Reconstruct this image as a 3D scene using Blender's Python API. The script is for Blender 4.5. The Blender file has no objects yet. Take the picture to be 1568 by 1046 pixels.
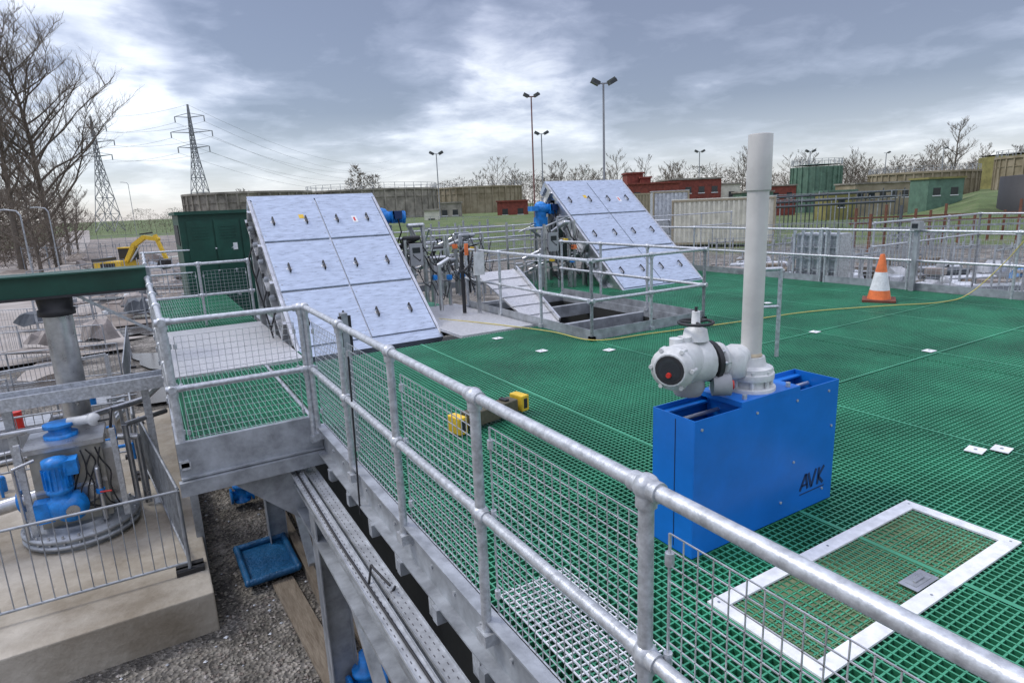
import bpy, math, random
from mathutils import Vector, Matrix
random.seed(7)
S=bpy.context.scene
# ------------------------------------------------------------------ materials
MATS={}
def M(name,col,rough=.55,metal=0.0,var=.18,scale=6.0,bump=0.0,col2=None,lo=.35,hi=.65,stretch=(1,1,1),bscale=None,spec=.5,rot=0):
    if name in MATS: return MATS[name]
    m=bpy.data.materials.new(name); m.use_nodes=True
    nt=m.node_tree; N=nt.nodes; K=nt.links
    b=N['Principled BSDF']
    tc=N.new('ShaderNodeTexCoord'); mp=N.new('ShaderNodeMapping'); mp.inputs['Scale'].default_value=stretch; mp.inputs['Rotation'].default_value=(0,0,rot)
    K.new(tc.outputs['Object'],mp.inputs['Vector'])
    nz=N.new('ShaderNodeTexNoise'); nz.inputs['Scale'].default_value=scale; nz.inputs['Detail'].default_value=7; nz.inputs['Roughness'].default_value=.65
    K.new(mp.outputs[0],nz.inputs['Vector'])
    cr=N.new('ShaderNodeValToRGB'); cr.color_ramp.elements[0].position=lo; cr.color_ramp.elements[1].position=hi
    c1=[max(0,c*(1-var)) for c in col]; c2=[min(1,c*(1+var)) for c in col] if col2 is None else list(col2)
    if col2 is not None: c1=list(col)
    cr.color_ramp.elements[0].color=(*c1,1); cr.color_ramp.elements[1].color=(*c2,1)
    K.new(nz.outputs['Fac'],cr.inputs['Fac']); K.new(cr.outputs['Color'],b.inputs['Base Color'])
    mr=N.new('ShaderNodeMapRange'); mr.inputs['To Min'].default_value=max(.03,rough-.12); mr.inputs['To Max'].default_value=min(1,rough+.12)
    K.new(nz.outputs['Fac'],mr.inputs['Value']); K.new(mr.outputs[0],b.inputs['Roughness'])
    b.inputs['Metallic'].default_value=metal
    b.inputs['Specular IOR Level'].default_value=spec
    if bump>0:
        n2=N.new('ShaderNodeTexNoise'); n2.inputs['Scale'].default_value=bscale or scale*4; n2.inputs['Detail'].default_value=6
        K.new(mp.outputs[0],n2.inputs['Vector'])
        bp=N.new('ShaderNodeBump'); bp.inputs['Strength'].default_value=bump; bp.inputs['Distance'].default_value=.03
        K.new(n2.outputs['Fac'],bp.inputs['Height']); K.new(bp.outputs[0],b.inputs['Normal'])
    MATS[name]=m; return m
galv=M('galvanised_steel',(.50,.52,.54),.42,.5,.26,26,.08)
galvd=M('galvanised_beam',(.34,.36,.38),.5,.4,.3,5,.06)
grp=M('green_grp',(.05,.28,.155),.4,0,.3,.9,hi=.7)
grps=M('green_grp_shaded',(.014,.145,.07),.6,0,.4,.9,hi=.7)  # bar sides: shade inside the grating holes put into a darker green
grpo=M('green_grp_worn',(.10,.19,.09),.6,0,.3,5)
grpd=M('green_grp_cover',(.07,.085,.035),.7,0,.35,7,.2,col2=(.17,.19,.10))
white=M('white_strip',(.70,.71,.71),.5,0,.14,14)
cheq=M('chequer_plate',(.58,.58,.58),.38,.5,.18,30,.5,bscale=60)
film=M('filmed_stainless',(.40,.46,.56),.3,.25,.18,5,.04,stretch=(1.2,5,5),rot=.6)
stain=M('stainless_steel',(.50,.51,.52),.3,.8,.2,6)
blk=M('black_rubber',(.02,.02,.022),.6,0,.2,8)
blue=M('blue_powder_coat',(.006,.15,.55),.36,0,.12,2.5)
blued=M('dark_blue_print',(.004,.025,.10),.5,0,.1,5)
bluem=M('blue_cast_paint',(.01,.20,.58),.4,0,.3,9,.1)
wpaint=M('white_cast_paint',(.58,.59,.58),.42,0,.16,9,.06)
cab=M('cabinet_grey',(.33,.34,.35),.45,.2,.12,5)
pvc=M('grey_pipe',(.54,.53,.50),.45,0,.12,3)
yel=M('yellow_paint',(.66,.43,.03),.5,0,.2,6)
yelw=M('yellow_hose',(.52,.44,.12),.5,0,.1,6)
red=M('red_plastic',(.55,.03,.02),.45,0,.1,6)
orange=M('orange_plastic',(.75,.18,.05),.5,0,.2,9)
conc=M('concrete',(.22,.185,.135),.85,0,.25,.9,.4,col2=(.46,.42,.35),bscale=16)
concd=M('weathered_concrete',(.13,.12,.10),.9,0,.3,.5,.2,col2=(.36,.335,.28),bscale=6)
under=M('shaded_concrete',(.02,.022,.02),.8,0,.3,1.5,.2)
kiosk=M('dark_green_panel',(.008,.06,.04),.45,0,.25,2)
brick=M('red_brick',(.20,.05,.035),.85,0,.3,2.5,.2)
bark=M('bark',(.12,.10,.08),.9,0,.3,3)
twig=M('winter_twigs',(.10,.08,.06),.9,0,.35,.12)
twig2=M('fine_twigs',(.17,.14,.11),.9,0,.3,.3)
ivy=M('evergreen_leaves',(.035,.05,.02),.8,0,.4,.5)
cream=M('cream_sheeting',(.64,.62,.52),.6,0,.16,1.5)
rust=M('rusty_steel',(.17,.075,.045),.8,.1,.3,3)
gtank=M('green_tank_paint',(.10,.18,.13),.6,0,.25,1)
olive=M('olive_roof',(.22,.2,.07),.85,0,.3,.6)
pylon=M('pylon_steel',(.27,.28,.30),.6,.2,.1,1)
timber=M('weathered_timber',(.13,.10,.07),.85,0,.3,3,.3,col2=(.25,.21,.16),stretch=(6,1,1))
tarp=M('blue_tarp',(.01,.09,.21),.35,0,.25,7,.5)
lblue=M('blue_plastic_sheet',(.10,.22,.42),.45,0,.4,3,.3)
glass=M('dark_glass',(.03,.035,.04),.1,0,.1,3)
whtarp=M('white_sheet',(.52,.54,.57),.5,0,.25,4,.4)
mudpipe=M('dirty_plastic',(.25,.22,.2),.7,0,.3,3)
road_m=M('track_gravel',(.24,.21,.18),.9,0,.25,.6,.3,col2=(.38,.35,.32),bscale=8)
mud_m=M('mud',(.11,.085,.07),.7,0,.25,.4,.7,col2=(.30,.26,.22),bscale=5)
wet=M('wet_mud',(.07,.06,.05),.15,0,.2,2)

# ------------------------------------------------------------------ mesh builder
class MB:
    def __init__(s): s.v=[];s.f=[];s.mi=[];s.sm=[];s.mats=[]
    def mi_(s,m):
        if m not in s.mats: s.mats.append(m)
        return s.mats.index(m)
    def add(s,vs,fs,m,smooth=False):
        o=len(s.v); s.v+= [tuple(v) for v in vs]; k=s.mi_(m)
        for f in fs: s.f.append([i+o for i in f]); s.mi.append(k); s.sm.append(smooth)
    def box(s,x0,x1,y0,y1,z0,z1,m,top=None):
        vs=[(x,y,z) for z in(z0,z1) for y in(y0,y1) for x in(x0,x1)]
        s.add(vs,[(0,2,3,1),(4,5,7,6),(0,1,5,4),(2,6,7,3),(0,4,6,2),(1,3,7,5)],m)
        if top: s.mi[-5]=s.mi_(top)
    def obox(s,c,sz,rot,m):
        R=rot if isinstance(rot,Matrix) else Matrix.Rotation(rot,3,'Z'); c=Vector(c)
        vs=[c+R@Vector((x*sz[0]/2,y*sz[1]/2,z*sz[2]/2)) for z in(-1,1) for y in(-1,1) for x in(-1,1)]
        s.add(vs,[(0,2,3,1),(4,5,7,6),(0,1,5,4),(2,6,7,3),(0,4,6,2),(1,3,7,5)],m)
    def bar(s,a,b,w,h,m,up=(0,0,1)):
        a=Vector(a);b=Vector(b);d=(b-a).normalized();u=Vector(up)
        if abs(d.dot(u))>.98:u=Vector((1,0,0))
        r=d.cross(u).normalized();u=r.cross(d)
        vs=[p+r*i*w/2+u*j*h/2 for p in(a,b) for j in(-1,1) for i in(-1,1)]
        s.add(vs,[(0,2,3,1),(4,5,7,6),(0,1,5,4),(2,6,7,3),(0,4,6,2),(1,3,7,5)],m)
    def lathe(s,o,ax,prof,m,n=16,caps=True,sx=1):
        o=Vector(o);d=Vector(ax).normalized();u=Vector((0,0,1)) if abs(d.z)<.9 else Vector((1,0,0))
        r=d.cross(u).normalized();u=r.cross(d)
        vs=[]
        for t,rad in prof:
            for i in range(n):
                a=2*math.pi*i/n; vs.append(o+d*t+(r*math.cos(a)+u*math.sin(a))*rad)
        fs=[(k*n+i,k*n+(i+1)%n,(k+1)*n+(i+1)%n,(k+1)*n+i) for k in range(len(prof)-1) for i in range(n)]
        s.add(vs,fs,m,True)
        if caps:
            s.add(vs[:n],[tuple(range(n))[::-1]],m); s.add(vs[-n:],[tuple(range(n))],m)
    def cyl(s,a,b,r,m,n=12,r2=None,caps=True):
        a=Vector(a);b=Vector(b); s.lathe(a,b-a,[(0,r),((b-a).length,r if r2 is None else r2)],m,n,caps)
    def sph(s,c,r,m,n=12,sc=1):
        s.lathe(Vector(c),(0,0,1),[(-r*math.cos(math.pi*k/8)*sc,max(1e-4,r*math.sin(math.pi*k/8))) for k in range(9)],m,n,False)
    def tube(s,pts,r,m,n=8):
        for a,b in zip(pts[:-1],pts[1:]): s.cyl(a,b,r,m,n)
        for p in pts[1:-1]: s.sph(p,r,m,n)
    def quad(s,a,b,c,d,m): s.add([a,b,c,d],[(0,1,2,3)],m)
    def done(s,name,bevel=0):
        me=bpy.data.meshes.new(name); me.from_pydata(s.v,[],s.f)
        for m in s.mats: me.materials.append(m)
        me.polygons.foreach_set('material_index',s.mi); me.polygons.foreach_set('use_smooth',s.sm); me.update()
        o=bpy.data.objects.new(name,me); S.collection.objects.link(o)
        if bevel:
            b=o.modifiers.new('b','BEVEL'); b.width=bevel; b.segments=2; b.limit_method='ANGLE'
        return o
CS,SN=.8622,.5065
def site(t,d):      # ground position from survey bearing (tangent off the sight line) and range
    return (CS*t*d+SN*d, CS*d-SN*t*d)
def sstep(a,b,x):
    x=min(1,max(0,(x-a)/(b-a))); return x*x*(3-2*x)
GZ=-2.4
def gh(x,y):
    d=SN*x+CS*y; r=(CS*x-SN*y)/max(d,1)
    h=GZ
    if d>20: h+=2.3*sstep(50,85,d)*sstep(-.45,-.36,r)*(1-sstep(.06,.2,r)); h+=3.2*sstep(58,88,d)*sstep(.62,.78,r)
    return h
# ------------------------------------------------------------------ ground
def ground():
    radii=[0,3,6,10,14,20,26,33,40,48,56,64,72,80,90,100,115,135,160,200,260,360,520,800,1400,3000]
    n=144; vs=[(0,0,gh(0,0))]; fs=[]
    for k,R in enumerate(radii[1:]):
        for i in range(n):
            a=2*math.pi*i/n; x,y=R*math.cos(a),R*math.sin(a); vs.append((x,y,gh(x,y)+(random.uniform(-.04,.04) if R>20 else 0)))
    for i in range(n): fs.append((0,1+i,1+(i+1)%n))
    for k in range(len(radii)-2):
        b=1+k*n
        for i in range(n): fs.append((b+i,b+n+i,b+n+(i+1)%n,b+(i+1)%n))
    m=bpy.data.materials.new('ground_mix'); m.use_nodes=True; nt=m.node_tree;N=nt.nodes;K=nt.links;b=N['Principled BSDF']; b.inputs['Roughness'].default_value=.9
    tc=N.new('ShaderNodeTexCoord')
    def noise(sc,det=8):
        q=N.new('ShaderNodeTexNoise'); q.inputs['Scale'].default_value=sc; q.inputs['Detail'].default_value=det; q.inputs['Roughness'].default_value=.7; K.new(tc.outputs['Object'],q.inputs['Vector']); return q
    def ramp(src,els):
        r=N.new('ShaderNodeValToRGB'); e=r.color_ramp.elements
        while len(e)<len(els): e.new(.5)
        for q,(p,c) in zip(e,els): q.position=p;q.color=(*c,1)
        K.new(src,r.inputs['Fac']); return r
    g=ramp(noise(1.3).outputs['Fac'],[(.3,(.045,.04,.036)),(.48,(.13,.12,.105)),(.66,(.30,.28,.255))])
    vo=N.new('ShaderNodeTexVoronoi'); vo.inputs['Scale'].default_value=26; K.new(tc.outputs['Object'],vo.inputs['Vector'])
    fine=ramp(vo.outputs['Color'],[(.2,(.45,.45,.45)),(.8,(1.7,1.68,1.62))])
    mul=N.new('ShaderNodeMixRGB'); mul.blend_type='MULTIPLY'; mul.inputs[0].default_value=.8; K.new(g.outputs[0],mul.inputs[1]);K.new(fine.outputs[0],mul.inputs[2])
    gr=ramp(noise(.25).outputs['Fac'],[(.3,(.06,.07,.025)),(.5,(.10,.15,.045)),(.7,(.19,.18,.10))])
    ln=N.new('ShaderNodeVectorMath'); ln.operation='LENGTH'; K.new(tc.outputs['Object'],ln.inputs[0])
    ns=noise(.06,4); ad=N.new('ShaderNodeMath'); ad.operation='MULTIPLY_ADD'; K.new(ns.outputs['Fac'],ad.inputs[0]); ad.inputs[1].default_value=50; K.new(ln.outputs['Value'],ad.inputs[2])
    mr=N.new('ShaderNodeMapRange'); mr.inputs['From Min'].default_value=76; mr.inputs['From Max'].default_value=84; K.new(ad.outputs[0],mr.inputs['Value'])
    mx=N.new('ShaderNodeMixRGB'); K.new(mr.outputs[0],mx.inputs[0]);K.new(mul.outputs[0],mx.inputs[1]);K.new(gr.outputs[0],mx.inputs[2]); K.new(mx.outputs[0],b.inputs['Base Color'])
    bp=N.new('ShaderNodeBump'); bp.inputs['Strength'].default_value=.8; bp.inputs['Distance'].default_value=.05; K.new(vo.outputs['Distance'],bp.inputs['Height']);K.new(bp.outputs[0],b.inputs['Normal'])
    me=bpy.data.meshes.new('ground'); me.from_pydata(vs,[],fs); me.materials.append(m); me.update()
    o=bpy.data.objects.new('ground',me); S.collection.objects.link(o)
ground()
def strip(name,pts,w,m,dz=.02):
    mb=MB(); L=[];
    for i,p in enumerate(pts):
        q=Vector(pts[min(i+1,len(pts)-1)])-Vector(pts[max(i-1,0)]); q=Vector((-q.y,q.x)).normalized()*w/2
        L.append(((p[0]+q.x,p[1]+q.y,GZ+dz),(p[0]-q.x,p[1]-q.y,GZ+dz)))
    for a,b in zip(L[:-1],L[1:]): mb.quad(a[0],a[1],b[1],b[0],m)
    mb.done(name)
strip('muddy_ground',[site(-.72,24),site(-.66,60),site(-.64,100),site(-.635,150)],30,mud_m,.06)
strip('gravel_track',[site(-.86,18),site(-.80,45),site(-.742,75),site(-.70,130),site(-.68,300)],7,road_m,.12)
def blobpatch(mb,x,y,rx,ry,z,m,h=0,rot=0):
    n=18; rings=4; c,s=math.cos(rot),math.sin(rot); vs=[(x,y,z+h)]; f=[random.uniform(.75,1.2) for _ in range(n)]
    for k in range(1,rings+1):
        for i in range(n):
            a=2*math.pi*i/n; q=k/rings*f[i]; X,Y=rx*q*math.cos(a),ry*q*math.sin(a)
            vs.append((x+X*c-Y*s,y+X*s+Y*c,z+h*(1-(k/rings)**1.4)*(random.uniform(.75,1.2) if h else 1)))
    fs=[(0,1+i,1+(i+1)%n) for i in range(n)]
    for k in range(rings-1):
        b=1+k*n; fs+=[(b+i,b+n+i,b+n+(i+1)%n,b+(i+1)%n) for i in range(n)]
    mb.add(vs,fs,m,True)
random.seed(77); mb=MB()
for i in range(34):
    x,y=site(random.uniform(-.82,-.5),random.uniform(15,75)); blobpatch(mb,x,y,random.uniform(.8,3),random.uniform(.5,1.3),GZ+.066+i*.0008,wet if i%3 else road_m,0,random.uniform(0,3))
mb.done('puddles')
mb=MB()
for i in range(16):
    x,y=site(random.uniform(-.80,-.52),random.uniform(24,70)); blobpatch(mb,x,y,random.uniform(1,3),random.uniform(.8,2),GZ+.03,mud_m if i%2 else road_m,random.uniform(.3,1.1),random.uniform(0,3))
mb.done('soil_heaps')
mb=MB(); random.seed(3)
for i in range(3000):
    x=random.uniform(.14,1.1) if i<1900 else random.uniform(-3,.2); y=random.uniform(3.0,11) if i<1900 else random.uniform(4.4,6.55); s=random.uniform(.008,.03); c=Vector((x,y,GZ+s*.3))
    vs=[c+Vector((random.uniform(.6,1.2)*s*a,random.uniform(.6,1.2)*s*b,random.uniform(.4,.9)*s*k)) for a,b,k in((1,0,0),(-1,0,0),(0,1,0),(0,-1,0),(0,0,1))]
    mb.add(vs,[(0,2,4),(2,1,4),(1,3,4),(3,0,4)],random.choice((concd,road_m,mud_m,whtarp if i%9==0 else concd)))
mb.done('loose_gravel')
# ------------------------------------------------------------------ deck
P=.043
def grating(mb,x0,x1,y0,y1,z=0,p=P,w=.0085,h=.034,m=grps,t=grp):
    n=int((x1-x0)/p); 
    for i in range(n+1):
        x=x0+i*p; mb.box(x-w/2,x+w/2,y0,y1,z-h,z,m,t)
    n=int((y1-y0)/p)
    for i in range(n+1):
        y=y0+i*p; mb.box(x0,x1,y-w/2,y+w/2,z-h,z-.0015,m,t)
DX0,DX1,DY0,DY1=1.20,12.36,-3.0,13.2
OX0,OX1,OY0,OY1=5.2,7.36,6.64,10.4
mb=MB()
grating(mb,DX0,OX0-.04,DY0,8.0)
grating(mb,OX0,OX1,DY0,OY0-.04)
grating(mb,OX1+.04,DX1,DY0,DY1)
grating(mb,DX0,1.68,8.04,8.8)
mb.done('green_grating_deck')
mb=MB()
for x in(3.2,5.18,7.77,9.7,11.4): mb.box(x-.012,x+.012,DY0,(6.5 if 5<x<7.4 else 8.0 if x<5 else 13),.003,.0045,grp)
for y in(-.2,3.45,5.0): mb.box(5.2 if y>3 else 3.2,12.3,y-.010,y+.010,.0052,.0065,grp)
for (x,y) in[(4.97,6.0),(4.28,6.53),(4.22,7.59),(7.77,4.99),(7.77,3.54),(5.0,1.90),(5.16,1.80),(7.6,7.4),(9.3,6.9)]:
    r=random.uniform(-.2,.2); mb.obox((x,y,.0095),(.13,.11,.005),r,white); mb.cyl((x,y,.0121),(x,y,.016),.012,stain,8)
mb.done('deck_clips')
mb=MB()
mb.box(1.165,1.21,DY0,5.52,-.24,.0,galvd); mb.box(1.10,1.165,DY0,5.52,-.245,-.232,galvd); mb.box(1.12,1.165,DY0,5.52,-.004,.006,galvd)
mb.box(1.165,1.21,5.6,13,-.24,-.04,galvd)
for y in[-1,.5,2,3.5,5,6.5,8,9.5,11]: mb.box(1.3,12.3,y-.05,y+.05,-.26,-.045,galvd)
for y in(.3,2.6,4.9,8.0,11):
    for x in(.99,):
        mb.box(x-.11,x+.11,y-.006,y+.006,-2.4,-.5,galvd); mb.box(x-.11,x-.10,y-.1,y+.1,-2.4,-.5,galvd); mb.box(x+.10,x+.11,y-.1,y+.1,-2.4,-.5,galvd)
        mb.box(x-.17,x+.17,y-.17,y+.17,-2.4,-2.37,galvd)
mb.box(.87,1.12,-1,13,-.52,-.49,galvd); mb.box(.985,.999,-1,13,-.75,-.52,galvd); mb.box(.87,1.12,-1,13,-.78,-.75,galvd)
for y in(1.4,3.8,6.1): mb.bar((1.05,y,-1.7),(1.05,y+1.1,-.78),.08,.08,galvd)
for y in[.6+.55*i for i in range(9)]:
    mb.box(1.08,1.165,y-.03,y+.03,-.33,-.24,galvd); mb.box(1.12,1.17,y+.1,y+.18,-.4,-.28,galv)
for y in[.3*i for i in range(18)]: mb.cyl((1.155,y,-.12),(1.166,y,-.12),.013,galv,6)
mb.done('steel_support_frame')
mb=MB()
mb.box(1.75,12.2,-3,13,-2.4,-1.1,under)  # added block, near-black colour stands in for the shade below the deck
mb.done('under_deck_dark_fill')
tray=M('tray_zinc',(.46,.48,.50),.5,.4,.22,8); slot=M('slot_shadow',(.10,.10,.11),.8)
mb=MB()
for (x,z) in((.90,-.40),(1.03,-.42)):
    mb.box(x-.045,x+.045,-.5,7.5,z-.004,z,tray); mb.box(x-.048,x-.045,-.5,7.5,z-.004,z+.02,tray); mb.box(x+.045,x+.048,-.5,7.5,z-.004,z+.02,tray)
    for i in range(130):
        y=-.4+i*.06; mb.box(x-.022,x-.016,y,y+.022,z+.0005,z+.0012,slot)
        mb.box(x+.016,x+.022,y+.03,y+.052,z+.0005,z+.0012,slot)
mb.tube([(1.0,3.3,-.35),(.95,3.5,-.3),(.9,3.45,-.45),(.93,3.3,-.5),(1.05,3.35,-.4)],.008,blk)
mb.tube([(1.1,4.2,-.3),(1.12,4.2,.5),(1.13,4.2,.9)],.007,blk)
mb.tube([(.9,-.4,-.385),(.92,2,-.385),(.89,4,-.385),(.91,7,-.385)],.009,blk)
mb.done('cable_tray')
mb=MB()
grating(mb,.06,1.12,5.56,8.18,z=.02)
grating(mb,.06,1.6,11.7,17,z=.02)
mb.box(.05,1.62,8.2,11.66,-.02,.03,cheq)
mb.box(-.0,1.16,5.47,5.52,-.20,.10,galvd); mb.box(-.0,1.16,5.44,5.47,-.21,-.195,galvd)
mb.box(0,.045,5.52,17,-.2,.10,galvd)
mb.box(-.02,1.16,5.40,5.47,-.34,-.22,galvd)
mb.box(1.125,1.155,5.53,8.2,-.2,.015,galvd)
mb.add([(.35,5.5,-.34),(1.0,5.5,-.34),(1.0,5.5,-.95),(.35,5.62,-.34),(1.0,5.62,-.34),(1.0,5.62,-.95)],[(0,2,1),(3,4,5),(0,1,4,3),(1,2,5,4),(2,0,3,5)],galvd)
for y in(8,12,16): mb.bar((.0,y,-1.2),(1.0,y,-1.2),.08,.08,galvd); mb.bar((.1,y,-2.4),(.1,y,-.2),.09,.09,galvd)
mb.done('access_platform')

# ------------------------------------------------------------------ handrails
def rail(pts,sp=1.07,mesh=True,z=0,h=1.1,foot=-.1,toe=False,inset=(0,0),start=0,name='handrail',mw=.05,R=.024):
    mb=MB()
    for a,b in zip(pts[:-1],pts[1:]):
        a=Vector((*a,0));b=Vector((*b,0)); L=(b-a).length;d=(b-a)/L
        n=max(1,round(L/sp)); 
        for hh in(h,h/2): mb.cyl(a+Vector((0,0,z+hh)),b+Vector((0,0,z+hh)),R,galv,12)
        for i in range(n+1):
            p=a+d*(L*i/n)
            mb.cyl(p+Vector((0,0,z+foot)),p+Vector((0,0,z+h)),R,galv,12)
            for hh in(h,h/2):
                mb.sph(p+Vector((0,0,z+hh)),R*1.7,galv,12); mb.cyl(p+Vector((0,0,z+hh-.06)),p+Vector((0,0,z+hh+.0)),R*1.35,galv,12)
                mb.cyl(p+Vector((0,0,z+hh))-d*.055,p+Vector((0,0,z+hh))+d*.055,R*1.3,galv,12)
            mb.box(p.x-.035,p.x+.035,p.y-.045,p.y+.045,z+foot-.01,z+foot+.05,galv)
        if toe: mb.bar(a+Vector((0,0,z+.07)),b+Vector((0,0,z+.07)),.012,.14,galvd)
        if mesh:
            nrm=Vector((d.y,-d.x,0))*.035
            o=Vector((*inset,0))+nrm
            for i in range(n):
                p=a+d*(L*i/n+.06)+o; q=a+d*(L*(i+1)/n-.06)+o
                z0,z1=z+.06,z+h-.13; w=.0034
                k=int((z1-z0)/mw)
                for j in range(k+1):
                    zz=z0+(z1-z0)*j/k; mb.bar(p+Vector((0,0,zz)),q+Vector((0,0,zz)),w,w,galv)
                k=int((q-p).length/mw)
                for j in range(k+1):
                    r=p+(q-p)*j/k; mb.bar(r+Vector((0,0,z0)),r+Vector((0,0,z1)),w,w,galv)
                for r in(p,q): mb.bar(r+Vector((0,0,z0)),r+Vector((0,0,z1)),.007,.007,galv)
                for r in(p,q):
                    for zz in(z0+.1,z0+.5,z1-.08): mb.cyl(r+Vector((0,0,zz-.02)),r+Vector((0,0,zz+.02)),.014,galv,8)
    return mb.done(name)
Y0=1.238
rail([(1.13,Y0-1.074*3),(1.13,Y0+1.054*4)],1.06,z=0)
rail([(1.09,5.47),(.05,5.5)],1.0,foot=-.12)
rail([(.04,5.5),(-.02,11.9)],1.06,mw=.06)
rail([(-.02,12.0),(1.6,12.0)],.85,mw=.06)
rail([(.0,12.9),(.0,17.2),(2.0,17.2)],1.4,mesh=False)
rail([(12.33,-2.2),(12.33,7.8)],1.67,toe=True,mw=.08)
rail([(12.33,7.9),(12.33,13.2),(3,13.2)],1.8,mw=.12,toe=True)
rail([(OX0-.02,OY1),(OX0-.02,OY0-.02),(OX1+.02,OY0-.02),(OX1+.02,OY1)],1.25,mesh=False,toe=True,foot=0)
rail([(14.8,8.2),(20,8.2),(20,-2)],1.8,mesh=False,foot=-2.4)
rail([(4,16),(16,16),(16,22)],1.6,mesh=True,foot=-2.4,mw=.15); rail([(6,20),(24,20)],2,mesh=False,foot=-2.4)

mb=MB()
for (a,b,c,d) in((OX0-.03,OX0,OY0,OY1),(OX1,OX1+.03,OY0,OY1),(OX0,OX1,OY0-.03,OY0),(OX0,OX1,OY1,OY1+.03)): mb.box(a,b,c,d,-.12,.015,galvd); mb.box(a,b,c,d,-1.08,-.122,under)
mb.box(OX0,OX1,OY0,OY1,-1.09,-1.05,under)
mb.box(6.9,7.34,OY0+.05,7.4,-.3,-.26,galvd)
a=[(5.25,8.2,-.05),(5.75,8.2,-.05),(6.15,10.2,.66),(5.25,10.2,.66)]
mb.add(a+[(x,y+.01,z-.03) for x,y,z in a],[(0,1,2,3),(7,6,5,4),(0,4,5,1),(1,5,6,2),(2,6,7,3),(3,7,4,0)],cheq)
for k in range(1,6): mb.bar((5.25,8.2+k*.33,-.05+k*.118+.006),(5.75+k*.066,8.2+k*.33,-.05+k*.118+.006),.012,.01,galvd)
mb.bar((5.75,8.2,0),(6.15,10.2,.7),.03,.06,stain); mb.bar((6.13,10.18,-.3),(6.13,10.18,.7),.05,.05,stain)
mb.done('floor_opening')
mb=MB()
mb.box(3.86,5.14,8.04,10.9,-.02,.02,cheq); mb.box(1.7,3.86,8.84,12.8,-.6,-.03,galvd)
mb.box(3.86,4.9,10.9,13.1,-.03,.01,grp)
mb.done('chequer_plate_floor')

# ------------------------------------------------------------------ screens
def screen(x0,x1,yb,yt,zt):
    mb=MB(); d=Vector((0,yt-yb,zt)); L=d.length; d/=L; n=Vector((0,-d.z,d.y)); o=Vector((x0,yb,0)); W=x1-x0
    def pt(a,b,c): return o+Vector((a*W,0,0))+d*(b*L)+n*c
    T=-.34
    def slab(a0,a1,b0,b1,c0,c1,m):
        vs=[pt(a,b,c) for c in(c0,c1) for b in(b0,b1) for a in(a0,a1)]
        mb.add(vs,[(0,2,3,1),(4,5,7,6),(0,1,5,4),(2,6,7,3),(0,4,6,2),(1,3,7,5)],m)
    slab(0,1,-.03,1,T,0,stain)
    slab(-.02,1.02,.99,1.02,T,.02,film)
    slab(-.025,-.003,-.03,1,-.06,.015,stain); slab(1.003,1.025,-.03,1,-.06,.015,stain)
    slab(-.02,1.02,-.05,.004,-.1,.01,film)
    for i in range(2):
        for j in range(3):
            a0,a1=(i*.5+.006,i*.5+.494); b0,b1=j/3+.007,(j+1)/3-.007
            slab(a0,a1,b0,b1,.002,.028,film)
            for aa in(.22,.74):
                A=a0+(a1-a0)*aa;B=b0+(b1-b0)*.36
                p=pt(A,B,.028); q=pt(A,B+.045,.028)
                mb.lathe(p+d*.07-n*.0,n,[(0,.042),(.006,.042),(.008,.036)],stain,14)
                mb.tube([p,p+n*.04,q+n*.04,q],.014,blk,8)
            for aa in(.04,.96):
                for bb in(.12,.5,.88): p=pt(a0+(a1-a0)*aa,b0+(b1-b0)*bb,.028); mb.lathe(p,n,[(0,.012),(.006,.01)],stain,8)
    slab(.32,.36,.83,.86,.0285,.031,yel); slab(.74,.78,.78,.83,.0285,.031,white); slab(.75,.765,.79,.82,.0312,.033,red)
    for b in(.15,.4,.65,.9): slab(-.05,-.003,b,b+.015,T,0,stain)
    slab(-.05,-.003,.05,.97,T-.03,T,stain)
    for bx in(x0-.05,x1+.05):
        mb.bar((bx,yt-.1,-.4),(bx,yt-.1,zt-.35),.09,.09,stain); mb.bar((bx,yb+1.3,-.4),(bx,yb+1.3,.75),.08,.08,stain)
        mb.bar((bx,yt-.1,.3),(bx,yb+1.3,.3),.05,.05,stain)
    for k in range(6):
        b=.25+.12*k; p=pt(-.03,b,-.2); mb.cyl(p+Vector((-.07,0,0)),p,.045,galvd,10); mb.cyl(p+Vector((-.07,0,.02)),p+Vector((-.07,0,.1)),.02,blk,8)
    for k in range(4):
        b=.3+.16*k; p=pt(-.05,b,-.35); mb.tube([p,p+Vector((-.08,-.02,-.2)),p+Vector((-.04,0,-.45)),p+Vector((0,.1,-.6))],.014,blk,6)
    mb.box(x0,x1,yt-.3,yt+.5,zt-1.9,zt-.4,stain)
    mb.done('inlet_screen',.003)
screen(1.70,3.83,8.86,11.52,2.14)
screen(8.70,11.05,10.0,12.80,2.33)

def drive(x,y,z):
    mb=MB()
    mb.lathe((x-.1,y,z),(1,-.2,-.05),[(0,.02),(.02,.13),(.1,.15),(.2,.13),(.24,.10),(.5,.10),(.52,.12),(.56,.12),(.58,.02)],bluem,16)
    mb.lathe((x,y,z-.25),(0,0,1),[(0,.12),(.1,.14),(.35,.14),(.4,.09),(.42,.02)],bluem,14)
    mb.box(x-.12,x+.12,y-.12,y+.12,z-.42,z-.2,bluem)
    for i in range(7):
        mb.box(x+.16+i*.04,x+.17+i*.04,y-.2,y+.06,z-.13,z+.1,bluem)
    mb.box(x-.3,x-.1,y-.1,y+.1,z-.05,z+.06,bluem); mb.box(x+.2,x+.34,y-.25,y-.12,z-.05,z+.1,blued)
    mb.tube([(x+.27,y-.2,z-.05),(x+.3,y-.25,z-.3),(x+.2,y-.15,z-.6),(x+.3,y,z-.9)],.014,blk,6)
    mb.done('blue_geared_motor')
drive(4.05,11.7,1.75); drive(8.35,12.6,1.75)

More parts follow.
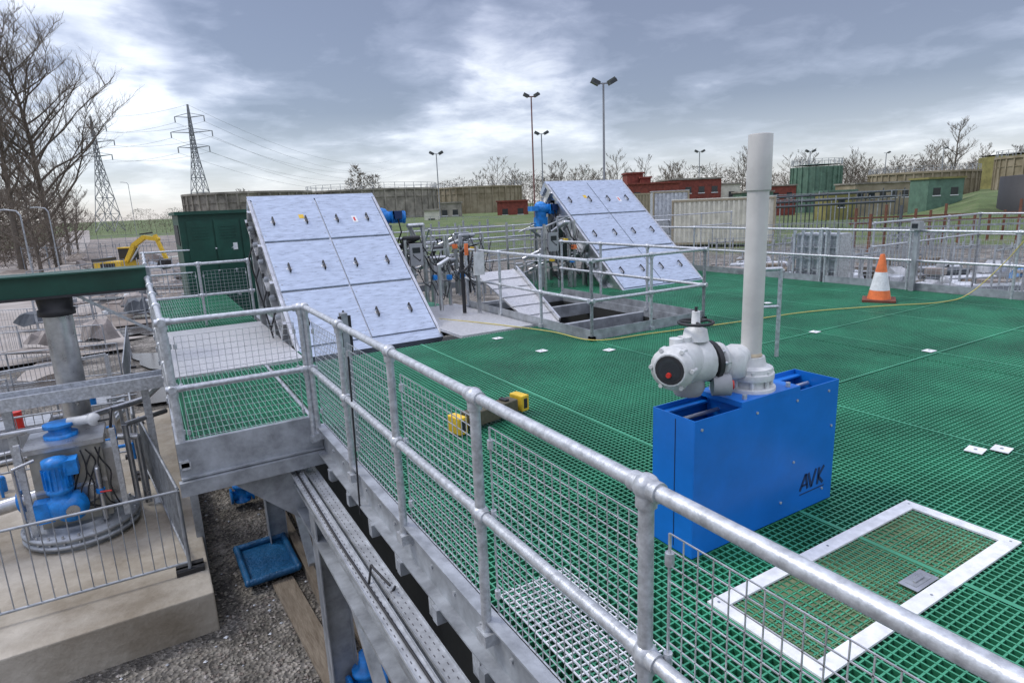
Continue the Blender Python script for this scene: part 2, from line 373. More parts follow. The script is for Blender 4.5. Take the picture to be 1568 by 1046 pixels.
def frame(x0,x1,y0,y1,seed,name,cabn=1):
    random.seed(seed); mb=MB()
    for x in(x0,x1):
        for y in(y0,y1): mb.bar((x,y,0),(x,y,1.25+random.random()*.3),.045,.045,stain)
    for z in(.5,1.1,): 
        mb.bar((x0,y0,z),(x1,y0,z),.03,.03,stain); mb.bar((x0,y0,z),(x0,y1,z),.03,.03,stain)
    if cabn: mb.box(x0+.05,x0+.3,y0-.1,y0-.03,.85,1.25,cab); mb.box(x0+.1,x0+.25,y0-.105,y0-.1,1.08,1.18,glass)
    for i in range(13):
        x=random.uniform(x0,x1);y=random.uniform(y0-.1,y1);r=random.choice((.015,.02,.03,.045))
        z=random.uniform(.4,1.6); mb.tube([(x,y,0),(x,y,z),(x+random.uniform(-.4,.4),y,z),(x+random.uniform(-.3,.3),y+.3,z-.2)],r,random.choice((stain,stain,galvd,blk,blk,galvd)),10)
        if i%3==0: mb.lathe((x,y,z*.5),(0,0,1),[(0,r*2),(.04,r*2)],stain,12)
    for i in range(14):
        x=random.uniform(x0,x1); z=random.uniform(.5,1.4); mb.tube([(x,y0-.05,z),(x+.08,y0-.1,z-.25),(x+.2,y0-.1,z-.35),(x+.3,y0-.05,z-.1)],.009,blk,6)
    for i in range(4):
        x=random.uniform(x0,x1); z=random.uniform(.3,1.2); mb.box(x-.04,x+.04,y0-.12,y0-.03,z,z+.09,random.choice((yel,orange,cab,bluem)))
    mb.done(name)
frame(4.15,5.0,10.8,12.6,3,'control_pipework')
frame(7.5,8.3,11.2,12.8,5,'control_pipework')
frame(5.4,6.3,11.8,12.9,8,'control_pipework',0)
mb=MB(); mb.bar((5.0,9.6,0),(5.0,9.6,1.2),.06,.05,stain); mb.box(4.9,5.1,9.53,9.57,.7,1.1,wpaint)
mb.cyl((4.85,9.7,1.05),(4.85,9.7,1.25),.035,orange,10); mb.tube([(4.8,9.8,0),(4.8,9.8,1.1),(4.95,9.8,1.2)],.035,blk); mb.tube([(4.4,9.9,.1),(4.4,9.9,.9),(4.6,9.9,1.0)],.04,stain)
for k in range(5): mb.tube([(4.9,9.55,1.1-.05*k),(4.75-.03*k,9.5,.8),(4.9,9.55,.4+.06*k)],.008,blk,6)
mb.done('local_control_station')

# ------------------------------------------------------------------ blue valve box with pole
mb=MB()
x0,x1,y0,y1,zt=2.27,3.50,2.07,2.37,.785; t=.006
mb.box(x0,x1,y0,y0+t,.01,zt,blue); mb.box(x0,x1,y1-t,y1,.01,zt,blue); mb.box(x0,x0+t,y0+t,y1-t,.01,zt,blue); mb.box(x1-t,x1,y0+t,y1-t,.01,zt,blue)
mb.box(x0+t,x1-t,y1-.05,y1-t,.745,.757,blue)
mb.box(x0+t,x1-t,y0+t,y1-t,.3,.31,blued)
mb.box(2.62,3.12,y0-.002,y1+.002,zt,zt+.03,blue); mb.box(2.66,3.08,2.10,2.34,.6,zt,blue)
mb.cyl((x0+.02,2.26,.72),(2.66,2.26,.72),.012,stain,8); mb.cyl((3.08,2.26,.72),(x1-.02,2.26,.72),.012,stain,8)
mb.box(x0-.002,x0,2.2,2.206,.03,zt-.02,blued)
for (x,z) in((2.32,.73),(2.75,.73),(3.1,.73),(3.4,.73),(2.6,.1),(3.4,.1),(3.0,.12),(3.45,.5),(3.1,.35)): mb.cyl((x,y0-.006,z),(x,y0,z),.008,galv,8)
for (x,y) in((2.68,2.1),(3.05,2.1),(2.68,2.33),(3.05,2.33)): mb.cyl((x,y,zt+.03),(x,y,zt+.055),.014,galv,6)
def st(a,b,w=.02): mb.bar((a[0],y0-.0015,a[1]),(b[0],y0-.0015,b[1]),.002,w,blued,up=(1,0,0) if abs(a[0]-b[0])<.01 else (0,0,1))
st((3.18,.14),(3.23,.24));st((3.23,.24),(3.255,.14));st((3.19,.17),(3.25,.17),.014);st((3.255,.24),(3.29,.14));st((3.29,.14),(3.33,.25));st((3.35,.14),(3.36,.25));st((3.355,.19),(3.41,.25));st((3.355,.19),(3.405,.14))
st((3.18,.115),(3.42,.118),.008)
cx,cy=2.87,2.22
mb.lathe((cx,cy,zt+.03),(0,0,1),[(0,.14),(.02,.14),(.022,.105),(.06,.10),(.065,.13),(.10,.13),(.102,.12),(.13,.12),(.14,.085),(.19,.075)],wpaint,28)
for k in range(8):
    a=k*math.pi/4; mb.cyl((cx+.115*math.cos(a),cy+.115*math.sin(a),zt+.03),(cx+.115*math.cos(a),cy+.115*math.sin(a),zt+.15),.012,wpaint,6)
mb.lathe((cx,cy,zt+.22),(0,0,1),[(0,.0565),(.004,.062),(.02,.0565)],M('sealant',(.5,.42,.3),.6),20,False)
mb.cyl((cx,cy,zt+.19),(cx,cy,1.93),.056,pvc,28); mb.lathe((cx,cy,1.91),(0,0,1),[(0,.058),(.005,.064),(.29,.062),(.292,.055)],pvc,28)
mb.lathe((cx,cy,2.203),(0,0,1),[(0,.05),(.001,.001)],blk,20)
mb.done('blue_valve_box',.0015)
mb=MB()
z=1.06; gcast=M('grey_cast',(.30,.31,.32),.5,0,.15,9)
mb.lathe((cx-.04,cy+.02,z-.05),(-1,.12,0),[(0,.05),(.06,.06),(.1,.05),(.14,.05),(.145,.08),(.165,.08),(.17,.06),(.2,.06)],wpaint,20)
for k in range(8):
    a=k*math.pi/4; p=Vector((cx-.19,cy+.035,z-.05))+Vector((0,math.cos(a),math.sin(a)))*.07; mb.cyl(p,p+Vector((-.06,.007,0)),.009,stain,6)
mb.lathe((cx-.12,cy+.02,z-.15),(0,0,1),[(0,.03),(.02,.07),(.12,.07),(.15,.03)],wpaint,18)
mb.lathe((cx-.235,cy+.04,z-.05),(-1,.12,0),[(0,.095),(.025,.095)],blk,20)
mb.lathe((cx-.26,cy+.045,z-.04),(-1,.12,0),[(0,.07),(.02,.10),(.14,.10),(.16,.08)],wpaint,20)
mb.lathe((cx-.38,cy+.05,z-.02),(-1,-.45,0),[(-.05,.05),(0,.085),(.10,.088),(.16,.088),(.165,.095),(.19,.095),(.2,.075),(.215,.07)],wpaint,20)
mb.lathe((cx-.38-.196,cy+.05-.088,z-.02),(-1,-.45,0),[(0,.064),(.003,.062)],blk,20)
mb.lathe((cx-.38-.199,cy+.05-.09,z-.02),(-1,-.45,0),[(0,.05),(.002,.035)],glass,20)
mb.lathe((cx-.38-.20,cy+.05-.09,z-.04),(-1,-.45,0),[(0,.012),(.012,.010)],red,12)
mb.lathe((cx-.36,cy+.06,z-.19),(0,0,1),[(0,.06),(.03,.075),(.1,.07),(.16,.05)],gcast,18)
mb.lathe((cx-.27,cy-.0,z-.15),(.8,-.6,0),[(0,.05),(.08,.05),(.085,.03)],gcast,14)
mb.lathe((cx-.22,cy-.04,z-.15),(.8,-.6,0),[(0,.022),(.03,.022)],red,12)
mb.lathe((cx-.33,cy+.05,z+.06),(0,0,1),[(0,.06),(.05,.05),(.06,.02),(.13,.018)],wpaint,14)
for a,b in((-.45,.1),(-.33,.1),(-.40,.02)): mb.cyl((cx+a,cy+.05,z+.03),(cx+a,cy+.05,z+.085),.03,wpaint,12)
for k in range(6):
    a=k*math.pi/3; dd=Vector((-1,-.45,0)).normalized(); s1=dd.cross(Vector((0,0,1))); p=Vector((cx-.38,cy+.05,z-.02))+dd*.15+(s1*math.cos(a)+Vector((0,0,1))*math.sin(a))*.09; mb.cyl(p,p+dd*.05,.01,wpaint,6)
c=Vector((cx-.33,cy+.05,z+.14)); pts=[c+Vector((.075*math.cos(a),.075*math.sin(a),0)) for a in[k*math.pi/10 for k in range(21)]]
mb.tube(pts,.007,blk,8)
for k in range(3):
    a=k*2.1; mb.cyl(c,c+Vector((.075*math.cos(a),.075*math.sin(a),0)),.006,blk,6)
mb.cyl(c,c+Vector((0,0,.07)),.007,blk,8)
pv=Vector((cx-.04,cy+.02,z-.06)); mb.v=[tuple(pv+(Vector(v)-pv)*1.2) for v in mb.v]
mb.done('electric_valve_actuator')

mb=MB(); hx0,hx1,hy0,hy1=2.066,3.83,1.19,1.78; fw=.075
mb.box(hx0,hx1,hy0,hy0+fw,.001,.012,white); mb.box(hx0,hx1,hy1-fw,hy1,.001,.012,white); mb.box(hx0,hx0+fw,hy0+fw,hy1-fw,.001,.012,white); mb.box(hx1-fw,hx1,hy0+fw,hy1-fw,.001,.012,white)
mb.box(hx0+fw,hx1-fw,hy0+fw,hy1-fw,-.02,-.006,grpd)
for i in range(39):
    x=hx0+fw+.02+i*.041; mb.box(x,x+.005,hy0+fw,hy1-fw,-.006,.0025,grpo)
for i in range(11):
    y=hy0+fw+.02+i*.04; mb.box(hx0+fw,hx1-fw,y,y+.005,-.006,.002,grpo)
mb.box(2.93,3.13,hy0+.08,hy0+.17,.013,.016,stain); mb.box(2.96,3.10,hy0+.10,hy0+.15,.0165,.018,galvd); mb.box(2.99,3.07,hy0+.118,hy0+.132,.019,.026,stain)
for x in(hx0+.04,hx0+.9,hx1-.04):
    for y in(hy0+.035,hy1-.035): mb.cyl((x,y,.0125),(x,y,.014),.007,stain,8)
mb.done('access_hatch')
mb=MB()
for i in range(20): mb.box(1.27,1.66,1.62+i*.04,1.626+i*.04,.003,.009,white)
for i in range(11): mb.box(1.27+i*.04,1.275+i*.04,1.62,2.4,.003,.0085,white)
mb.done('pale_grating_panel')
mb=MB(); a=Vector((2.02,4.5,.09));b=Vector((2.86,4.68,.11)); d=(b-a).normalized(); rz=math.atan2(d.y,d.x)
mb.obox((a+b)/2,(.56,.14,.13),rz,M('charcoal_plastic',(.09,.08,.05),.6,0,.3,20)); 
for p in(a+d*.06,b-d*.07):
    mb.obox(p,(.09,.17,.15),rz,yel); mb.obox(p,(.05,.175,.10),rz,blk); 
for k in(.25,.42,.6): mb.obox(a+d*k+Vector((0,0,.072)),(.05,.1,.02),rz,yel if k==.42 else blk)
mb.done('portable_work_light',.008)
mb=MB(); mb.tube([(6.1,4.6,0),(6.1,4.6,1.04),(6.28,4.5,1.04),(6.28,4.5,0)],.024,galv); mb.cyl((6.1,4.6,.6),(6.28,4.5,.6),.02,galv); mb.done('safety_hoop')
mb=MB(); X,Y=10.8,5.8
mb.obox((X,Y,.02),(.5,.5,.04),.5,M('recycled_rubber',(.16,.05,.03),.8,0,.3,9))
for (z0,z1,m) in((.04,.14,orange),(.14,.19,orange),(.19,.5,white),(.5,.8,orange)):
    f=lambda z:.19-(z/.8)*.155
    mb.lathe((X,Y,0),(0,0,1),[(z0,f(z0)),(z1,f(z1))],m,24,caps=(z1>.7))
mb.done('traffic_cone')
mb=MB(); pts=[(4.2,9.6,.02),(4.6,8.6,.03),(5.0,7.4,.03),(5.12,6.5,.03),(6.0,6.35,.02),(7.5,6.1,.02),(9.0,5.9,.02),(10.3,5.4,.02),(11.2,5.0,.02),(11.9,4.9,.1),(12.25,4.6,.6),(12.3,4.3,1.1),(12.5,4.0,1.5)]
def cat(p,n=6):
    o=[]
    for i in range(len(p)-1):
        a,b,c,d=[Vector(p[min(max(j,0),len(p)-1)]) for j in(i-1,i,i+1,i+2)]
        for k in range(n):
            t=k/n;o.append(.5*((2*b)+(c-a)*t+(2*a-5*b+4*c-d)*t*t+(3*b-a-3*c+d)*t**3))
    o.append(Vector(p[-1]));return o
mb.tube(cat(pts),.008,yelw,6); mb.done('yellow_hose')
mb=MB(); mb.bar((12.25,6.0,0),(12.25,6.0,1.15),.08,.06,galvd); mb.box(12.15,12.3,5.92,6.08,1.12,1.28,cab); mb.box(12.14,12.15,5.95,6.05,1.16,1.24,glass); mb.done('junction_box_post')
mb=MB(); mb.box(12.5,12.9,7.6,8.6,-.1,1.0,galv)
for i in range(6): mb.bar((12.42,7.6+i*.2,0),(12.42,7.6+i*.2,1.1),.05,.04,galv)
for i in range(4): mb.box(12.44,12.49,7.6,8.6,.2+.25*i,.23+.25*i,galvd)
mb.done('galvanised_cabinet')
mb=MB(); mb.bar((1.27,4.75,-.2),(1.27,4.75,1.12),.07,.05,galvd); mb.box(1.22,1.32,4.72,4.73,.8,1.1,blk); mb.done('channel_post')

# ------------------------------------------------------------------ slab + pump area
mb=MB(); mb.box(-9,.12,6.6,14.2,GZ-.1,-1.95,conc); mb.done('concrete_slab',.015)
mb=MB(); mb.box(1.12,1.22,3,14,GZ,GZ+.12,timber); mb.box(1.3,1.7,2,14,GZ,GZ+.06,timber); mb.box(.25,.6,4.5,5.2,GZ,GZ+.05,rust); mb.obox((.92,6.0,GZ+.03),(.24,2.2,.04),.06,timber); mb.done('timber_boards')
def barrier(a,b,z=-1.95,h=.97):
    mb=MB();a=Vector((*a,z));b=Vector((*b,z));d=(b-a);L=d.length;d/=L;u=Vector((0,0,1))
    for zz in(h,.12): mb.cyl(a+u*zz,b+u*zz,.016,galvd,8)
    n=max(1,round(L/2.2))
    for i in range(n+1):
        p=a+d*L*i/n; mb.cyl(p,p+u*h,.02,galvd,8); mb.box(p.x-.14,p.x+.14,p.y-.06,p.y+.06,z,z+.05,blk)
    k=int(L/.11)
    for i in range(k): 
        p=a+d*(L*i/k); mb.cyl(p+u*.12,p+u*h,.006,galvd,6)
    mb.done('pedestrian_barrier')
barrier((-.06,7.17),(-4.6,7.3)); barrier((-.06,7.25),(-.42,10.4)); barrier((-.6,11.5),(-4.6,11.8)); barrier((-.5,10.6),(-.6,13.4))
for p,q in(((-3,17),(-9,18)),((-1,20),(-6,21)),((-8,14),(-9,22)),((-4,26),(-10,28)),((-2,15.5),(-7,15.2)),((-.8,17),(-.8,23)),((-2,30),(-9,33)),((-1.5,24),(-6,25))): barrier(p,q,GZ)
mb=MB(); PX,PY=-1.15,9.04; pg=M('pump_grey',(.34,.33,.29),.4,.4,.2,4)
mb.lathe((PX,PY,-1.95),(0,0,1),[(0,.56),(.06,.56),(.062,.63),(.10,.63),(.102,.58),(.14,.58),(.145,.63),(.19,.63),(.195,.45),(.25,.42)],galvd,36)
for k in range(24):
    a=k*math.pi/12; mb.cyl((PX+.6*math.cos(a),PY+.6*math.sin(a),-1.87),(PX+.6*math.cos(a),PY+.6*math.sin(a),-1.72),.014,galv,6)
mb.box(PX-.36,PX+.36,PY-.3,PY+.36,-1.7,-.72,pg); mb.box(PX-.4,PX+.4,PY-.34,PY+.4,-.74,-.68,stain)
mb.box(PX-.36,PX+.36,PY-.32,PY-.302,-1.25,-1.2,stain); mb.lathe((PX+.16,PY-.3,-1.35),(0,-1,0),[(0,.13),(.03,.13),(.032,.1)],stain,18)
mb.box(PX+.36,PX+.5,PY-.1,PY+.2,-1.6,-.9,stain)
for x in(PX-.44,PX+.5): mb.bar((x,PY-.3,-1.75),(x,PY-.3,-.6),.06,.06,galv)
mb.lathe((PX-.1,PY-.46,-1.5),(0,0,1),[(0,.12),(.03,.15),(.2,.15),(.22,.11),(.28,.11),(.3,.14),(.34,.14),(.35,.125),(.62,.125),(.63,.135),(.7,.13),(.73,.03)],bluem,20)
for k in range(16):
    a=k*math.pi/8; mb.obox((PX-.1+.135*math.cos(a),PY-.46+.135*math.sin(a),-1.02),(.03,.008,.24),a,bluem)
mb.lathe((PX-.05,PY-.3,-1.42),(.15,-1,0),[(0,.17),(.2,.18),(.22,.14),(.3,.13),(.31,.05)],bluem,20)
mb.lathe((PX+.0,PY-.615,-1.42),(.15,-1,0),[(0,.07),(.012,.07)],stain,14)
mb.box(PX-.38,PX-.2,PY-.5,PY-.32,-1.55,-1.3,bluem); mb.box(PX-.02,PX+.12,PY-.56,PY-.36,-1.0,-.82,bluem)
mb.lathe((PX-.05,PY+.05,-.68),(0,0,1),[(0,.18),(.04,.18),(.045,.12),(.12,.12),(.13,.17),(.17,.17)],bluem,20)
mb.cyl((PX+.05,PY+.05,-.52),(PX+.36,PY-.08,-.5),.055,wpaint,14); mb.sph((PX+.32,PY-.1,-.5),.08,wpaint)
c=Vector((PX+.50,PY-.15,-.52)); mb.tube([c+Vector((.05*math.sin(a)*.5,.13*math.cos(a),.13*math.sin(a))) for a in[k*math.pi/8 for k in range(17)]],.014,blk,6); mb.cyl(c-Vector((.15,0,0)),c,.012,blk)
for a in(0,1,2): mb.cyl(c,c+Vector((0,.13*math.cos(a*2.1),.13*math.sin(a*2.1))),.008,blk,6)
random.seed(12)
for k in range(7):
    x=PX+.05+.05*k; q=[Vector((x,PY-.34,-.78-random.random()*.1))]
    for j in range(4): q.append(q[-1]+Vector((random.uniform(-.08,.08),random.uniform(-.06,.02),-.17)))
    q.append(Vector((PX+.45,PY-.3,-1.6))); mb.tube(cat(q,4),.009,blk,6)
mb.cyl((PX+.62,PY+.1,-1.9),(PX+.62,PY+.1,-.7),.035,stain); mb.cyl((PX+.62,PY+.1,-.7),(PX+1.1,PY+.6,-.75),.035,stain)
mb.tube([(PX+.28,PY-.4,-1.7),(PX+.28,PY-.4,-1.05),(PX+.3,PY-.2,-1.0)],.03,stain); mb.lathe((PX+.28,PY-.4,-1.35),(0,0,1),[(0,.05),(.05,.05)],bluem,12); mb.tube([(PX+.28,PY-.47,-1.32),(PX+.4,PY-.5,-1.32)],.012,red,8)
mb.tube([(PX+.72,PY+.3,-1.9),(PX+.72,PY+.3,-.95),(PX+.5,PY+.3,-.9)],.045,stain); mb.tube([(PX-.5,PY-.35,-1.8),(PX-.5,PY-.4,-.85),(PX-.3,PY-.35,-.8)],.02,stain)
mb.cyl((PX-.9,PY+.2,-1.5),(PX-.36,PY+.1,-1.4),.09,stain,16); mb.lathe((PX-.6,PY+.15,-1.45),(1,-.15,.1),[(0,.14),(.04,.14)],bluem,16)
mb.box(PX-.2,PX-.05,PY-.33,PY-.31,-.95,-.85,white)
mb.done('blue_submersible_pump_set')
mb=MB(); 
mb.box(-6,-.02,9.55,9.6,-.30,-.14,galv); mb.box(-6,-.02,9.2,9.25,-.30,-.14,galv); mb.box(-6,-.02,9.25,9.55,-.27,-.25,galv)
for i in range(24): mb.box(-6+i*.25,-5.9+i*.25,9.26,9.54,-.245,-.235,galvd)
for x in(-1.72,-4.2,-.25): mb.bar((x,9.4,-1.95),(x,9.4,-.3),.09,.09,galv); mb.box(x-.12,x+.12,9.28,9.52,-1.95,-1.93,galv)
mb.tube([(-5,9.15,-.55),(-1.2,9.3,-.6),(-.3,9.9,-.6),(-.1,11,-.7)],.045,stain)
mb.done('cable_ladder')
mb=MB()
mb.cyl((-1.09,10,-1.9),(-1.09,10,.84),.165,stain,32); mb.lathe((-1.09,10,.70),(0,0,1),[(0,.17),(.01,.21),(.09,.21),(.1,.19),(.2,.2),(.26,.2)],blk,28)
mb.lathe((-1.09,10,-1.95),(0,0,1),[(0,.25),(.05,.25)],stain,24); mb.lathe((-1.09,10,-.45),(0,0,1),[(0,.22),(.05,.22)],stain,24)
mb.done('stainless_duct')
mb=MB(); mb.box(-7,.0,9.82,10.2,.98,1.24,kiosk); mb.box(-7,.0,9.75,10.26,1.24,1.26,kiosk);mb.box(-7,.0,9.75,10.26,.95,.98,blk); mb.bar((.02,10,-1.9),(.02,10,1.24),.05,.05,galvd); mb.bar((-.9,9.9,1.0),(.0,10.1,.3),.04,.04,galv); mb.done('green_overhead_duct')
mb=MB(); random.seed(19)
for i in range(5): mb.tube([(-4-.3*i,12.2,GZ+.5+.1*i),(-1.2,12.6+.2*i,GZ+.5+.1*i),(-.8,14+.3*i,GZ+.6)],.05,random.choice((stain,galvd)))
mb.box(-2.6,-1.8,12.6,13.2,GZ+.4,GZ+1.0,galvd); mb.box(-1.5,-.9,12.9,13.4,GZ+.4,GZ+1.1,stain); mb.cyl((-2.2,12.5,GZ+1),(-2.2,12.5,GZ+1.3),.1,red); mb.cyl((-1.2,12.9,GZ+1.1),(-1.2,12.9,GZ+1.35),.1,bluem)
for i in range(22):
    x=random.uniform(-4.5,-.6);y=random.uniform(10.6,13.4);z=random.uniform(.6,1.3); mb.tube([(x,y,GZ+.4),(x,y,GZ+z),(x+random.uniform(-.5,.5),y,GZ+z)],random.choice((.02,.03,.05)),random.choice((stain,galvd,blk,bluem,galvd)))
mb.done('drainage_pipework')
mb=MB(); mb.box(-4.4,-3.2,15,15.05,GZ,GZ+1.1,galvd); mb.box(-4.4,-3.2,15.95,16,GZ,GZ+1.1,galvd);mb.box(-4.4,-4.35,15.05,15.95,GZ,GZ+1.1,galvd);mb.box(-3.25,-3.2,15.05,15.95,GZ,GZ+1.1,galvd);mb.box(-4.3,-3.3,15.05,15.95,GZ,GZ+.8,mud_m); mb.bar((-4.5,14.5,GZ),(-4.5,14.5,GZ+1.6),.08,.08,galv); mb.bar((-4.5,14.5,GZ+1.5),(-1,15.5,GZ+1.5),.06,.06,galv); mb.bar((-1,15.5,GZ+1.5),(-1,15.5,GZ),.08,.08,galv); mb.done('steel_skip')
mb=MB(); z=GZ+.08
mb.box(.47,1.04,7.12,8.02,z,z+.02,tarp)
for p,q in(((.47,7.12),(1.04,7.12)),((1.04,7.12),(1.04,8.02)),((1.04,8.02),(.47,8.02)),((.47,8.02),(.47,7.12))): mb.tube([(*p,z+.05),(*q,z+.05)],.038,tarp,10); mb.sph((*p,z+.05),.042,tarp)
mb.v=[(x+.02*math.sin(9*y),y+.02*math.sin(11*x),zz+.012*math.sin(13*x+7*y)) for x,y,zz in mb.v]
mb.done('blue_drip_tray')
def valve(x,y,z):
    mb=MB(); mb.lathe((x,y,z),(0,0,1),[(0,.12),(.03,.12),(.035,.08),(.2,.09),(.22,.12),(.26,.12),(.28,.06),(.42,.045),(.44,.02)],bluem,16)
    mb.lathe((x-.16,y,z+.1),(1,0,0),[(0,.12),(.03,.12),(.035,.07),(.285,.07),(.29,.12),(.32,.12)],bluem,16); mb.done('blue_gate_valve')
valve(.75,9.5,GZ+.1); valve(1.15,4.75,GZ+.1)

mb=MB(); mb.box(.85,2.9,17.2,20,GZ,1.95,kiosk); mb.box(.78,2.98,17.1,20.1,1.95,2.03,kiosk)
for x in(1.0,1.62,2.24):
    mb.box(x,x+.58,17.17,17.198,-.2,1.8,kiosk)
    for k in range(5): mb.box(x+.1,x+.48,17.158,17.169,1.35+.07*k,1.38+.07*k,kiosk)
mb.box(.83,.848,17.6,19.4,1.2,1.7,blk); mb.box(2.0,2.1,17.155,17.168,1.05,1.22,white)
mb.done('green_kiosk')

def excav():
    mb=MB()
    for s in(-1,1):
        mb.box(-1.6,1.6,s*.95-.25,s*.95+.25,.15,.6,blk)
        for x in(-1.6,1.6): mb.cyl((x,s*.95-.25,.375),(x,s*.95+.25,.375),.225,blk,14)
    mb.box(-.8,.8,-.7,.7,.55,.8,blk); mb.box(-1.9,.9,-1.15,1.15,.8,1.6,yel); mb.box(-2.1,-1.3,-1.1,1.1,.9,1.9,M('dark_counterweight',(.06,.06,.06),.6)); mb.box(-1.2,.3,-1.17,-1.152,.95,1.45,blk)
    mb.box(-.3,1.1,.25,1.1,1.6,2.75,blk); mb.box(-.25,1.12,.3,1.12,1.9,2.6,glass); mb.box(-.35,1.15,.2,1.15,2.72,2.82,yel)
    bp=[Vector(p) for p in((.8,-.2,1.5),(1.8,-.2,3.0),(3.0,-.2,3.7),(4.3,-.2,3.5))]
    for a,b,w in zip(bp[:-1],bp[1:],(.4,.42,.35)): mb.bar(a,b,.3,w,yel); mb.cyl(b-Vector((0,.18,0)),b+Vector((0,.18,0)),.19,yel)
    mb.bar((4.1,-.2,3.9),(4.9,-.2,1.6),.25,.3,yel); mb.bar((1.2,-.2,1.5),(2.4,-.2,2.9),.12,.12,galv); mb.bar((2.6,-.2,4.0),(3.9,-.2,4.1),.12,.12,blk)
    mb.add([(4.5,-.7,1.7),(5.1,-.7,1.5),(4.8,-.7,.7),(4.1,-.7,.9),(4.5,.3,1.7),(5.1,.3,1.5),(4.8,.3,.7),(4.1,.3,.9)],[(0,1,2,3),(7,6,5,4),(1,5,6,2),(2,6,7,3),(0,4,5,1)],blk)
    o=mb.done('excavator'); x,y=site(-.625,46); o.location=(x,y,GZ+.1); o.rotation_euler=(0,0,math.radians(-38)); o.scale=(.78,.78,.78)
excav()
# ------------------------------------------------------------------ trees
def bare_tree(name,x,y,h,seed,wid=.33,n1=26,n2=11,n3=9,tr=.018,tw=twig2,start=.12,up=1.0,tk=.012):
    random.seed(seed); mb=MB(); b=Vector((x,y,gh(x,y)))
    def limb(p,d,L,r,seg,m,curve=.10,ns=5):
        pts=[p]; q=p
        for i in range(seg):
            d=(d+Vector((random.gauss(0,1),random.gauss(0,1),random.gauss(.6,.6)))*curve).normalized(); e=q+d*L/seg
            mb.cyl(q,e,r*(1-i/seg*.85),m,ns,r*(1-(i+1)/seg*.85),caps=False); q=e; pts.append(e)
        return pts,d
    tp,_=limb(b,Vector((random.uniform(-.05,.05),random.uniform(-.05,.05),1)),h,h*tr,9,bark,.05,8)
    def at(P,t):
        k=min(int(t*(len(P)-1)),len(P)-2); return P[k].lerp(P[k+1],t*(len(P)-1)-k)
    for i in range(n1):
        t=start+(.95-start)*((i+random.random())/n1)**.9; a=i*2.4+random.uniform(-.4,.4); p=at(tp,t)
        el=random.uniform(.45,.9)*up; d=Vector((math.cos(a),math.sin(a),el)).normalized(); L=h*wid*(1-t)**.45*random.uniform(.75,1.15)+h*.04
        lp,_=limb(p,d,L,h*tr*.42*(1-t)**.6+.015,5,bark,.16,5)
        for j in range(n2):
            s=random.uniform(.2,1); q=at(lp,s); a2=random.uniform(0,6.28); d2=(d*.6+Vector((math.cos(a2),math.sin(a2),.5+random.random()*.5))).normalized(); L2=L*random.uniform(.25,.5)*(1.15-s*.6)
            sp,_=limb(q,d2,L2,tk*1.5+.004*L2,3,tw,.18,3)
            for k in range(n3):
                s3=random.uniform(.15,1); q3=at(sp,s3); a3=random.uniform(0,6.28); d3=(d2*.8+Vector((math.cos(a3),math.sin(a3),.45))*.8).normalized(); L3=L2*random.uniform(.3,.6)
                e=q3+d3*L3; w=Vector((random.uniform(-1,1),random.uniform(-1,1),0)).normalized()*tk
                mb.add([q3-w,q3+w,e],[(0,1,2)],tw)
                e2=q3.lerp(e,.5); f=e2+(d3+Vector((random.uniform(-.7,.7),random.uniform(-.7,.7),.2))).normalized()*L3*.5; mb.add([e2-w*.7,e2+w*.7,f],[(0,1,2)],tw)
    return mb.done(name)
x,y=site(-.725,58); bare_tree('bare_poplar_tree',x,y,20.5,4,.55,40,16,12,tr=.015,start=.2,up=1.25,tk=.015)
x,y=site(-.785,56); bare_tree('bare_poplar_tree',x,y,18,44,.45,30,14,11,tr=.016,start=.2,up=1.2,tk=.015)
x,y=site(-.705,78); bare_tree('bare_poplar_tree',x,y,11,9,.42,24,12,10)
x,y=site(-.755,50); bare_tree('bare_poplar_tree',x,y,9,12,.5,24,12,10)
x,y=site(-.69,95); bare_tree('bare_poplar_tree',x,y,9,15,.42,20,10,8)
x,y=site(.71,170); bare_tree('bare_tree',x,y,19,21,.38,22,9,8,tk=.03)
x,y=site(.245,170); bare_tree('bare_tree',x,y,13,22,.4,20,8,8,tk=.03)
x,y=site(-.42,190); bare_tree('bare_tree',x,y,11,23,.45,20,9,8,tk=.03)
random.seed(91); TL=[(random.uniform(-.1,.95),random.uniform(190,250),random.uniform(11,18)) for _ in range(34)]+[(random.uniform(.36,.72),random.uniform(190,230),random.uniform(13,18)) for _ in range(10)]
for i,(t,d,h) in enumerate(TL):
    x,y=site(t,d); bare_tree('bare_tree',x,y,h,60+i,.46,16,7,7,start=.1,tr=.012,tk=.04,tw=twig if i%2 else twig2,up=.9)
def twigs(mb,x,y,z,h,w,n,m):
    for i in range(n):
        a=random.uniform(0,6.28); t=random.random()**.8; env=math.sqrt(max(0,1-(2*t-.85)**2/1.35))
        rr=w*env*random.random()**.5; zz=z+h*(.05+.85*t); px=x+rr*math.cos(a); py=y+rr*math.sin(a)
        L=h*random.uniform(.05,.13); d=Vector((math.cos(a)*.8+random.uniform(-.7,.7),math.sin(a)*.8+random.uniform(-.7,.7),random.uniform(.1,1))).normalized()
        s=Vector((random.uniform(-1,1),random.uniform(-1,1),random.uniform(-.5,.5))).normalized()*h*random.uniform(.004,.013)
        p=Vector((px,py,zz)); mb.add([p-s,p+s,p+d*L],[(0,1,2)],m)
    mb.cyl((x,y,z),(x,y,z+h*.6),h*.012,bark,4,h*.005,caps=False)
